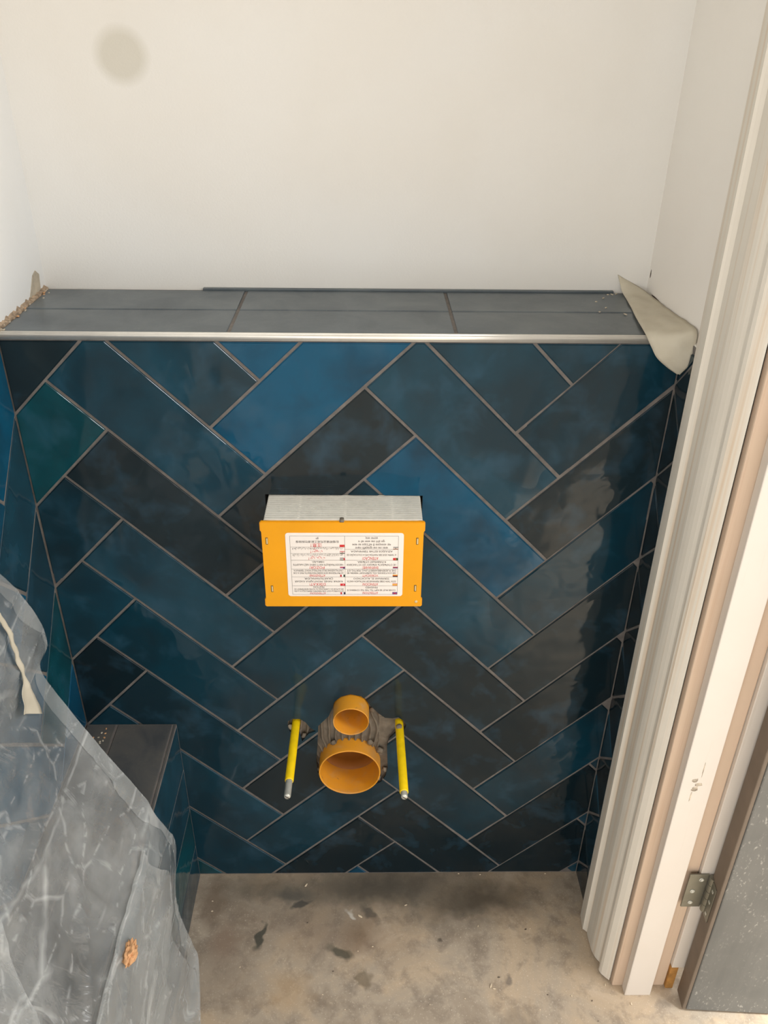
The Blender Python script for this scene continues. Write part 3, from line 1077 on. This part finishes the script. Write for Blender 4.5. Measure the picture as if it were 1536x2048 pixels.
def put_text(s, uc, vc, hgt, maxw, vs, fs):
    cu = D.curves.new('print', 'FONT')
    cu.body = s
    cu.size = 1.0
    cu.resolution_u = 2
    cu.align_x = 'LEFT'
    ob = D.objects.new('print', cu)
    me = D.meshes.new_from_object(ob)
    if len(me.vertices):
        X = [v.co.x for v in me.vertices]
        mn, mx = min(X), max(X)
        sc = min(hgt * 1.45, maxw * SW / max(mx - mn, 0.01))
        base = len(vs)
        cxw, czw = sp(uc, vc)
        for v in me.vertices:
            lx = (v.co.x - (mn + mx) / 2) * sc
            lz = (v.co.y - 0.34) * hgt * 1.45
            vs.append((cxw - lx, SYF, czw - lz))
        for p in me.polygons:
            fs.append([base + i for i in p.vertices])
    D.objects.remove(ob)
    D.curves.remove(cu)
    D.meshes.remove(me)


def flat_rect(u0, u1, d0, d1, vs, fs, y=None):
    """u across, d = distance from the top as read"""
    a = sp(u0, 1 - d0)
    b = sp(u1, 1 - d1)
    base = len(vs)
    yy = SYF if y is None else y
    vs += [(a[0], yy, a[1]), (b[0], yy, a[1]), (b[0], yy, b[1]), (a[0], yy, b[1])]
    fs.append([base, base + 1, base + 2, base + 3])


FLAGS = {'uk': [('e', (0, 1, 0, 1), (70, 60, 130)), ('f', (0, 1, 0.36, 0.64), (214, 60, 80)), ('f', (0.42, 0.58, 0, 1), (214, 60, 80))],
         'es': [('e', (0, 1, 0, 1), (208, 70, 30)), ('f', (0, 1, 0.25, 0.75), (246, 196, 90))],
         'de': [('e', (0, 1, 0, 0.34), (40, 30, 24)), ('e', (0, 1, 0.34, 0.67), (176, 60, 24)), ('e', (0, 1, 0.67, 1), (240, 176, 40))],
         'ru': [('e', (0, 1, 0, 0.34), (226, 216, 220)), ('e', (0, 1, 0.34, 0.67), (70, 44, 90)), ('e', (0, 1, 0.67, 1), (176, 34, 60))],
         'pt': [('e', (0, 0.4, 0, 1), (50, 66, 36)), ('e', (0.4, 1, 0, 1), (204, 34, 44)), ('f', (0.3, 0.5, 0.3, 0.7), (206, 150, 50))],
         'in': [('e', (0, 1, 0, 0.3), (150, 96, 50)), ('e', (0, 1, 0.3, 0.72), (240, 232, 224)), ('e', (0, 1, 0.72, 1), (56, 60, 40)), ('f', (0.42, 0.58, 0.35, 0.65), (70, 70, 90))],
         'fr': [('e', (0, 0.34, 0, 1), (44, 36, 66)), ('e', (0.34, 0.67, 0, 1), (240, 236, 240)), ('e', (0.67, 1, 0, 1), (200, 40, 50))],
         'tr': [('e', (0, 1, 0, 1), (208, 34, 44)), ('f', (0.3, 0.5, 0.35, 0.65), (238, 190, 190))],
         'it': [('e', (0, 0.34, 0, 1), (44, 66, 50)), ('e', (0.34, 0.67, 0, 1), (240, 240, 234)), ('e', (0.67, 1, 0, 1), (196, 36, 50))],
         'cz': [('e', (0, 1, 0, 0.5), (226, 216, 222)), ('e', (0, 1, 0.5, 1), (176, 36, 80)), ('f', (0, 0.4, 0.2, 0.8), (66, 44, 96))],
         'ae': [('e', (0.25, 1, 0, 0.3), (50, 60, 44)), ('e', (0.25, 1, 0.3, 0.7), (238, 234, 226)), ('e', (0.25, 1, 0.7, 1), (44, 38, 32)), ('e', (0, 0.25, 0, 1), (200, 40, 44))],
         'ir': [('e', (0, 1, 0, 0.3), (56, 70, 50)), ('e', (0, 1, 0.3, 0.7), (238, 230, 224)), ('e', (0, 1, 0.7, 1), (200, 60, 60)), ('f', (0.42, 0.58, 0.38, 0.62), (206, 80, 70))],
         'cn': [('e', (0, 1, 0, 1), (210, 36, 40)), ('f', (0.1, 0.25, 0.2, 0.45), (226, 140, 70))]}
flag_mats = {}


def flag(code, u0, d1):
    w, h = 0.042, 0.034
    pv, pf, pm, mats = [], [], [], []
    for lay, (a, b, c, d), rgb in FLAGS[code]:
        y = SYF - (0.0002 if lay == 'f' else 0)
        flat_rect(u0 + a * w, u0 + b * w, d1 + c * h, d1 + d * h, pv, pf, y)
        if rgb not in flag_mats:
            flag_mats[rgb] = plain('flag_print', srgb(*rgb), 0.6, 0, 60, 0.02)
        if flag_mats[rgb] not in mats:
            mats.append(flag_mats[rgb])
        pm.append(mats.index(flag_mats[rgb]))
    me = D.meshes.new('flag_print')
    me.from_pydata(pv, [], pf)
    for m_ in mats:
        me.materials.append(m_)
    for p, i in zip(me.polygons, pm):
        p.material_index = i
    sub(obj('flag_print', me), sticker, acc)


lw = 0.0022
for (u0, u1, rows) in ((GX0, GXM, LEFT), (GXM, GX1, RIGHT)):
    top = GT
    for (bot, lines, code) in rows:
        flat_rect(u0, u1, bot - 0.0015, bot + 0.0015, ink_v, ink_f)
        flag(code, u0 + 0.001, top + 0.003)
        hgt = bot - top
        pitch = hgt / (len(lines) + 0.15)
        for i, (s, red) in enumerate(lines):
            th = min(0.044 if red else 0.030, pitch * (0.86 if red else 0.78)) * SH
            dist = top + pitch * (i + 0.56)
            mw = (u1 - u0) * (0.30 if red else 0.93)
            if red:
                put_text(s, (u0 + u1) / 2 + 0.01, 1 - dist, th, mw, red_v, red_f)
            else:
                put_text(s, (u0 + u1) / 2, 1 - dist, th * 0.92, mw, ink_v, ink_f)
        top = bot
flat_rect(GX0, GX1, GT - 0.0015, GT + 0.0015, ink_v, ink_f)
for u in (GX0, GXM, GX1):
    flat_rect(u - 0.0009, u + 0.0009, GT, GB, ink_v, ink_f)
for nm, v_, f_, mt in (('black_print', ink_v, ink_f, 'ink'), ('red_print', red_v, red_f, 'redink')):
    me = D.meshes.new(nm)
    me.from_pydata(v_, [], f_)
    tag(sub(obj(nm, me, M[mt]), sticker, acc), kind='stuff')

# ------------------------------------------------------------------ pipes and fixing rods


def pipe(name, cx, cz, r, yfront, wall, label, cat):
    e = empty(name, (cx, 0.0, cz))
    tag(e, label, cat)
    n = 56
    bm = bmesh.new()
    prof = [(r, 0.085), (r, yfront + 0.0015), (r - 0.0006, yfront), (r - wall + 0.0006, yfront), (r - wall, yfront + 0.0015), (r - wall, 0.055)]
    loft(bm, [circle_y(cx, cz, rr_, y, n) for rr_, y in prof])
    o = keep(obj('pipe_wall', bm, M['pipe'], None, True), e)
    bm = bmesh.new()
    rings = [circle_y(cx, cz, rr_, y, n) for rr_, y in ((r - wall, 0.036), (r - wall - 0.004, 0.040), (r - wall - 0.008, 0.052), (r - wall - 0.008, 0.083))]
    vr = loft(bm, rings)
    bm.faces.new(vr[-1])
    o = keep(obj('inner_stop', bm, M['pipe_dark'], None, True), e)
    return e


pipe('waste_pipe', -0.0205, 0.3065, 0.0548, -0.0195, 0.0028, 'wide orange waste pipe end below the narrow flush pipe', 'pipe')
pipe('flush_pipe', -0.0170, 0.4410, 0.0303, -0.0310, 0.0018, 'narrow orange flush pipe end above the wide waste pipe', 'pipe')


def rod(x, z, ysleeve, ytip, dx, dz, label):
    e = empty('fixing_rod', (x, 0, z))
    tag(e, label, 'rod', 'wall fixing rods')

    def ax(y):
        return (x + dx * (-y), z + dz * (-y))
    bm = bmesh.new()
    rings = []
    for y, r in ((0.06, 0.0071), (ysleeve + 0.0012, 0.0071), (ysleeve, 0.0066), (ysleeve, 0.0056)):
        c = ax(y)
        rings.append(circle_y(c[0], c[1], r, y, 24))
    loft(bm, rings)
    keep(obj('sleeve', bm, M['rod'], None, True), e)
    bm = bmesh.new()
    rings = []
    y = ysleeve + 0.004
    rings.append(circle_y(*ax(y), 0.0055, y, 24))
    k = 0
    while y > ytip + 0.003:
        rings.append(circle_y(*ax(y), 0.0055 if k % 2 == 0 else 0.0050, y, 24))
        y -= 0.0008
        k += 1
    rings.append(circle_y(*ax(ytip + 0.0022), 0.0053, ytip + 0.0022, 24))
    rings.append(circle_y(*ax(ytip), 0.0042, ytip, 24))
    loft(bm, rings, cap=True)
    keep(obj('threaded_end', bm, M['steel'], None, True), e)
    c = ax(ytip)
    bm = box_bm(c[0] - 0.0042, c[0] + 0.0042, ytip - 0.0003, ytip + 0.0006, c[1] - 0.0006, c[1] + 0.0006)
    bmesh.ops.rotate(bm, verts=bm.verts[:], cent=Vector((c[0], ytip, c[1])), matrix=Matrix.Rotation(0.7, 3, 'Y'))
    keep(obj('slot', bm, M['hinge_dark']), e)


rod(-0.1130, 0.4045, -0.1240, -0.1560, -0.012, 0.0, 'yellow-sleeved fixing rod with long bare threaded end')
rod(0.0660, 0.4045, -0.1480, -0.1580, 0.020, 0.0, 'yellow-sleeved fixing rod with only a short bare tip')
bm = bmesh.new()
bmesh.ops.create_icosphere(bm, subdivisions=2, radius=1.0)
for v in bm.verts:
    v.co *= 1 + 0.25 * noise.noise(v.co * 2)
    v.co = Vector((v.co.x * 0.0055 + 0.0652, v.co.y * 0.006 - 0.011, v.co.z * 0.003 + 0.4108))
o = obj('adhesive_blob', bm, M['adhesive'], None, True)
tag(o, 'small grey adhesive smear on a yellow rod', 'smear')

# adhesive lumps on the rim of the cut-out (belong to the wall)
rl = random.Random(11)
for (x, z, s) in ((-0.049, 0.357, 0.006), (0.016, 0.358, 0.006), (0.033, 0.338, 0.007), (0.030, 0.268, 0.006), (0.020, 0.436, 0.006), (0.034, 0.425, 0.006), (0.058, 0.424, 0.007), (0.066, 0.424, 0.006), (-0.122, 0.396, 0.006), (-0.117, 0.418, 0.004), (-0.100, 0.374, 0.006), (-0.079, 0.291, 0.005), (0.043, 0.290, 0.006)):
    bm = bmesh.new()
    bmesh.ops.create_icosphere(bm, subdivisions=2, radius=1.0)
    off = Vector((rl.random() * 9, rl.random() * 9, 0))
    for v in bm.verts:
        v.co *= 1 + 0.45 * noise.noise(v.co * 1.6 + off)
        v.co = Vector((v.co.x * s * 0.9 + x, v.co.y * s * 0.5 + 0.004, v.co.z * s + z))
    obj('adhesive_lump', bm, M['crumb'] if rl.random() < 0.15 else M['adhesive'], wall_half, True)

# ------------------------------------------------------------------ polythene sheet
# edge of the sheet, from high on the left wall down over the boxing to the floor: (x, z, y of the edge)
EDGE = [(-0.4655, 1.000, -0.300), (-0.464, 0.930, -0.245), (-0.4630, 0.839, -0.168), (-0.4600, 0.772, -0.129), (-0.4560, 0.722, -0.110), (-0.4560, 0.668, -0.1035), (-0.4580, 0.648, -0.136),
        (-0.4200, 0.575, -0.149), (-0.3800, 0.505, -0.160), (-0.3350, 0.432, -0.172), (-0.3130, 0.405, -0.190), (-0.3045, 0.360, -0.178), (-0.3020, 0.297, -0.160),
        (-0.3030, 0.219, -0.200), (-0.3020, 0.120, -0.185), (-0.2990, 0.030, -0.166), (-0.2900, 0.011, -0.180), (-0.2690, 0.010, -0.285), (-0.2500, 0.009, -0.380)]


def catmull(p, t):
    n = len(p) - 1
    f = min(max(t, 0), 0.99999) * n
    i = int(f)
    f -= i
    P = [p[max(0, min(n, i + k))] for k in (-1, 0, 1, 2)]
    return [0.5 * ((2 * P[1][c]) + (-P[0][c] + P[2][c]) * f + (2 * P[0][c] - 5 * P[1][c] + 4 * P[2][c] - P[3][c]) * f * f + (-P[0][c] + 3 * P[1][c] - 3 * P[2][c] + P[3][c]) * f ** 3) for c in range(3)]


def sheet_pt(s, v, lift=0.0):
    x, z, ye = catmull(EDGE, s)
    y = ye + (-0.72 - ye) * v
    p = Vector((x, y, z))
    nrm = Vector((0.75, 0, 0.65))
    amp = 0.0085 * min(1, v * 9 + 0.15)
    w = noise.noise(Vector((x * 9, y * 7 + 3, z * 9))) * 0.9 + noise.noise(Vector((x * 23, y * 16, z * 23 + 5))) * 0.3
    r = 1 - abs(noise.noise(Vector((x * 12 + 7, y * 6 + x * 14, z * 8)))) * 2.6
    r2 = 1 - abs(noise.noise(Vector((x * 20 - y * 9, y * 11, z * 19 + 2)))) * 2.8
    w += 1.1 * max(0, r) ** 5 + 0.7 * max(0, r2) ** 5
    p += nrm * (amp * (w * 0.8 + 0.35) + lift)
    p.x = max(p.x, XL + 0.004)
    p.z = max(p.z, 0.004 + lift)
    return p


sheet = empty('plastic_sheet', (-0.36, -0.4, 0.0))
tag(sheet, 'creased clear plastic dust sheet draped over the tiled boxing', 'plastic sheet')


def sheet_grid(ns, nv, s0, s1, v0, v1, lift, edge=None):
    bm = bmesh.new()
    rows = []
    for i in range(ns + 1):
        row = []
        for j in range(nv + 1):
            a, b = i / ns, j / nv
            s = s0 + (s1 - s0) * a
            v = v0 + (v1 - v0) * (b ** 1.6)
            if edge:
                s, v, lf = edge(a, b)
            else:
                lf = lift
            row.append(bm.verts.new(sheet_pt(s, v, lf)))
        rows.append(row)
    for i in range(ns):
        for j in range(nv):
            bm.faces.new((rows[i][j], rows[i][j + 1], rows[i + 1][j + 1], rows[i + 1][j]))
    return bm


keep(obj('film', sheet_grid(150, 80, 0, 1, 0, 1, 0.0), M['plasticL'], None, True), sheet)


def hem(a, b):
    # narrow doubled hem along the edge, slightly uneven
    wdt = 0.045 + 0.02 * math.sin(a * 17) + 0.012 * math.sin(a * 41)
    return a, 0.004 + b * max(0.02, wdt), 0.0025


keep(obj('hem', sheet_grid(140, 4, 0, 1, 0, 1, 0.0025, hem), M['plasticF'], None, True), sheet)


def flap(a, b):
    # doubled layer hanging from the ridge over the edge of the boxing
    v0 = 0.15 - 0.09 * a + 0.012 * math.sin(a * 14)
    return 0.532 + 0.42 * a, v0 + (1 - v0) * b ** 1.5, 0.005


keep(obj('fold', sheet_grid(60, 40, 0, 1, 0, 1, 0.005, flap), M['plasticF'], None, True), sheet)


def flap2(a, b):
    # second doubled layer over the slope between wall and boxing
    s_ = 0.30 + 0.25 * a
    v0 = 0.53 + (s_ - 0.38) * 1.75
    return s_, v0 + (1 - v0) * b, 0.009


keep(obj('fold', sheet_grid(40, 24, 0, 1, 0, 1, 0.009, flap2), M['plasticF'], None, True), sheet)


def ridge(a, b):
    # sharp pleat standing up along the boxing edge
    v_ = 0.15 + 0.85 * a
    return 0.530 + 0.012 * b, v_, 0.006 + 0.004 * math.sin(math.pi * b) + 0.001 * math.sin(a * 40)


keep(obj('pleat', sheet_grid(70, 4, 0, 1, 0, 1, 0.0, ridge), M['plasticF'], None, True), sheet)

# ------------------------------------------------------------------ masking tape


def ribbon(left, right, n=26, m=5, wob=0.001, seed=0, bow=0.0):
    bm = bmesh.new()
    rows = []
    for i in range(n + 1):
        t_ = i / n
        a = Vector(catmull(left, t_))
        b = Vector(catmull(right, t_))
        row = []
        for j in range(m + 1):
            f = j / m
            p = a.lerp(b, f)
            p += Vector((-0.6, -0.5, 0.6)) * (bow * math.sin(math.pi * f) + wob * noise.noise(p * 60 + Vector((seed, 0, 0))) * 2)
            row.append(bm.verts.new(p))
        rows.append(row)
    for i in range(n):
        for j in range(m):
            bm.faces.new((rows[i][j], rows[i + 1][j], rows[i + 1][j + 1], rows[i][j + 1]))
    return bm


left = [(0.3870, 0.2020, 1.1285), (0.3925, 0.1880, 1.1085), (0.3890, 0.1350, 1.1060), (0.3810, 0.0700, 1.1060), (0.3745, 0.0050, 1.1060), (0.3800, -0.0120, 1.0930), (0.3900, -0.0170, 1.0780), (0.4080, -0.0190, 1.0640), (0.4200, -0.0200, 1.0565)]
right = [(0.3875, 0.2015, 1.1295), (0.4180, 0.1980, 1.1140), (0.4315, 0.1500, 1.1090), (0.4325, 0.0800, 1.1120), (0.4325, 0.0100, 1.1180), (0.4310, -0.0260, 1.1180), (0.4290, -0.0330, 1.1000), (0.4270, -0.0320, 1.0740), (0.4225, -0.0215, 1.0568)]
o = obj('masking_tape', ribbon(left, right, 48, 10, 0.0020, 3, 0.002), M['tape'], None, True)
tag(o, 'torn strip of masking tape hanging off the ledge corner beside the casing', 'masking tape')
sm = o.modifiers.new('thickness', 'SOLIDIFY')
sm.thickness = 0.0002
left = [(-0.4480, -0.222, 0.805), (-0.4470, -0.212, 0.775), (-0.4460, -0.213, 0.735), (-0.4450, -0.211, 0.700), (-0.4430, -0.231, 0.680), (-0.4420, -0.240, 0.664)]
right = [(-0.4480, -0.214, 0.812), (-0.4470, -0.204, 0.778), (-0.4450, -0.203, 0.727), (-0.4430, -0.202, 0.684), (-0.4400, -0.200, 0.648), (-0.4380, -0.203, 0.630)]
o = obj('masking_tape', ribbon(left, right, 34, 7, 0.0022, 9, 0.004), M['tape'], None, True)
tag(o, 'crumpled cream masking tape stuck to the plastic sheet', 'masking tape')
sm = o.modifiers.new('thickness', 'SOLIDIFY')
sm.thickness = 0.0002

# ------------------------------------------------------------------ crumbs, chips and debris


def lump(name, loc, sx, sy, sz, mat, label=None, cat=None, group=None, parent=None, seed=0, sub_=2, rz=0.0, freq=1.5):
    bm = bmesh.new()
    bmesh.ops.create_icosphere(bm, subdivisions=sub_, radius=1.0)
    off = Vector((seed * 1.7, seed * 0.3, seed * 2.1))
    c, s = math.cos(rz), math.sin(rz)
    for v in bm.verts:
        v.co *= 1 + 0.5 * noise.noise(v.co * freq + off)
        x, y, z = v.co.x * sx, v.co.y * sy, v.co.z * sz
        v.co = Vector((x * c - y * s, x * s + y * c, z))
    o = obj(name, bm, mat, parent)
    o.location = loc
    if label:
        tag(o, label, cat, group)
    return o


lump('plaster_chunk', (-0.2990, -0.405, 0.402), 0.008, 0.017, 0.008, M['chunk'], 'crumbly orange-tan plaster lump caught on the plastic sheet', 'plaster lump', seed=4, sub_=4, freq=3.2)
# crumbly gap along the left end of the ledge
rc_ = random.Random(21)
for i in range(20):
    f = rc_.random()
    y = 0.200 - 0.2 * f
    lump('plaster_crumb', (PL + 0.004 + 0.012 * rc_.random() ** 2 * (1 - 0.3 * f), y, HW + 0.0008), 0.0010 + 0.0014 * rc_.random(), 0.0013 + 0.0020 * rc_.random(), 0.0008 + 0.0010 * rc_.random(),
         M['crumb'] if rc_.random() < 0.75 else M['chunk'], 'small plaster crumb along the left end of the tiled ledge', 'crumb', 'plaster crumbs on the ledge', seed=i, sub_=1)
for i, (x, y) in enumerate(((0.345, 0.150), (0.352, 0.120), (0.372, 0.09), (0.338, 0.10), (0.360, 0.168), (0.378, 0.188), (0.371, 0.186), (0.385, 0.190))):
    lump('plaster_crumb', (x, y, HW + 0.0014), 0.002 + 0.001 * (i % 3), 0.0015, 0.001, M['crumb'], 'small pale crumb on the ledge tiles near the masking tape', 'crumb', 'crumbs by the tape', seed=i + 50, sub_=1, rz=i)
# ragged strip of old plaster between the left wall and the ledge tiles
bm = bmesh.new()
rings = []
for i in range(61):
    y = 0.2 - 0.2 * i / 60
    w = 0.0055 + 0.004 * noise.noise(Vector((y * 90, 0, 0))) + 0.003 * noise.noise(Vector((y * 260, 4, 0)))
    h = 0.0042 + 0.0035 * noise.noise(Vector((y * 120, 9, 0)))
    rings.append([(PL - 0.0005, y, HW - 0.003), (PL + w, y, HW - 0.003), (PL + w * 0.8, y, HW + 0.0012 + h * 0.3), (PL + w * 0.25, y, HW + h), (PL - 0.0005, y, HW + h * 1.3)])
loft(bm, rings, cap=True)
obj('plaster_edge', bm, M['oldplaster'], wall_left)
# patch of bare plaster at the foot of the left wall, above the ledge
bm = bmesh.new()
prism(bm, [(0, 0), (0.045, 0.0), (0.050, 0.022), (0.038, 0.030), (0.025, 0.026), (0.012, 0.012)], 0, 0.0008)
o = obj('bare_patch', bm, M['crumb'], wall_left)
o.matrix_local = Matrix(((0, -1, 0, PL + 0.0009), (1, 0, 0, 0.135), (0, 0, 1, HW + 0.004), (0, 0, 0, 1)))
# crack where the right wall meets the ledge
lump('crack', (PR - 0.0003, 0.155, HW + 0.0045), 0.0006, 0.024, 0.0016, M['chip_dark'], parent=wall_right, seed=2)
lump('crack', (PR - 0.0003, 0.197, HW + 0.030), 0.0006, 0.0014, 0.006, M['chip_dark'], parent=wall_right, seed=6)
# dust swept into the back corner of the boxing
for i in range(9):
    lump('plaster_crumb', (-0.452 + 0.022 * rc_.random(), -0.012 - 0.035 * rc_.random(), BTOP + 0.0006), 0.0018, 0.0022, 0.0009, M['chunk'] if i % 2 else M['crumb'],
         'tiny plaster crumb on top of the boxing in the tiled corner', 'crumb', 'crumbs on the boxing', seed=i + 80, sub_=1, rz=i * 0.7)

CHIPS = [(612, 1771, 0.009, 60), (811, 1811, 0.007, 20), (720, 1833, 0.010, -30), (982, 1972, 0.009, 70), (988, 1978, 0.007, -20), (424, 1823, 0.005, 10), (425, 1803, 0.004, 0), (745, 1894, 0.004, 0), (716, 1903, 0.003, 0),
         (1210, 1970, 0.006, 80), (1262, 2008, 0.007, 95), (956, 1853, 0.005, 60), (1143, 1992, 0.005, 90), (1060, 1858, 0.003, 30), (645, 1990, 0.003, 10), (1208, 1745 + 10, 0.006, 15), (917, 1748, 0.004, 0), (1090, 1748, 0.004, 0), (960, 1750, 0.003, 0), (480, 1935, 0.003, 40), (930, 1998, 0.003, 0), (1080, 2020, 0.003, 0), (690, 2020, 0.003, 10), (860, 2010, 0.003, 60)]


def on_floor(u, v):
    d = fw + rt2 * ((u - 768) / FPX) - up2 * ((v - 1024) / FPX)
    return CAM + d * (-CAM.z / d.z)


for i, (u, v, s, a) in enumerate(CHIPS):
    p = on_floor(u, v)
    lump('wood_chip', (p.x, p.y, 0.0012), s * 0.5, s * 0.2, 0.0013, M['chip'], 'small pale chip of debris lying on the dusty floor', 'chip', 'pale chips on the floor', seed=i + 120, sub_=1, rz=math.radians(a))
for i, (u, v, s, a) in enumerate([(1051, 1859, 0.004, 20), (998, 1955, 0.004, 0), (615, 1846, 0.003, 0), (1095, 1990, 0.003, 0), (1184, 2002, 0.003, 60), (666, 1943, 0.003, 0), (1196, 2043, 0.002, 0)]):
    p = on_floor(u, v)
    lump('dirt_speck', (p.x, p.y, 0.001), s * 0.6, s * 0.35, 0.0012, M['chip_dark'], 'small dark speck of debris lying on the dusty floor', 'speck', 'dark specks on the floor', seed=i + 160, sub_=1, rz=math.radians(a))
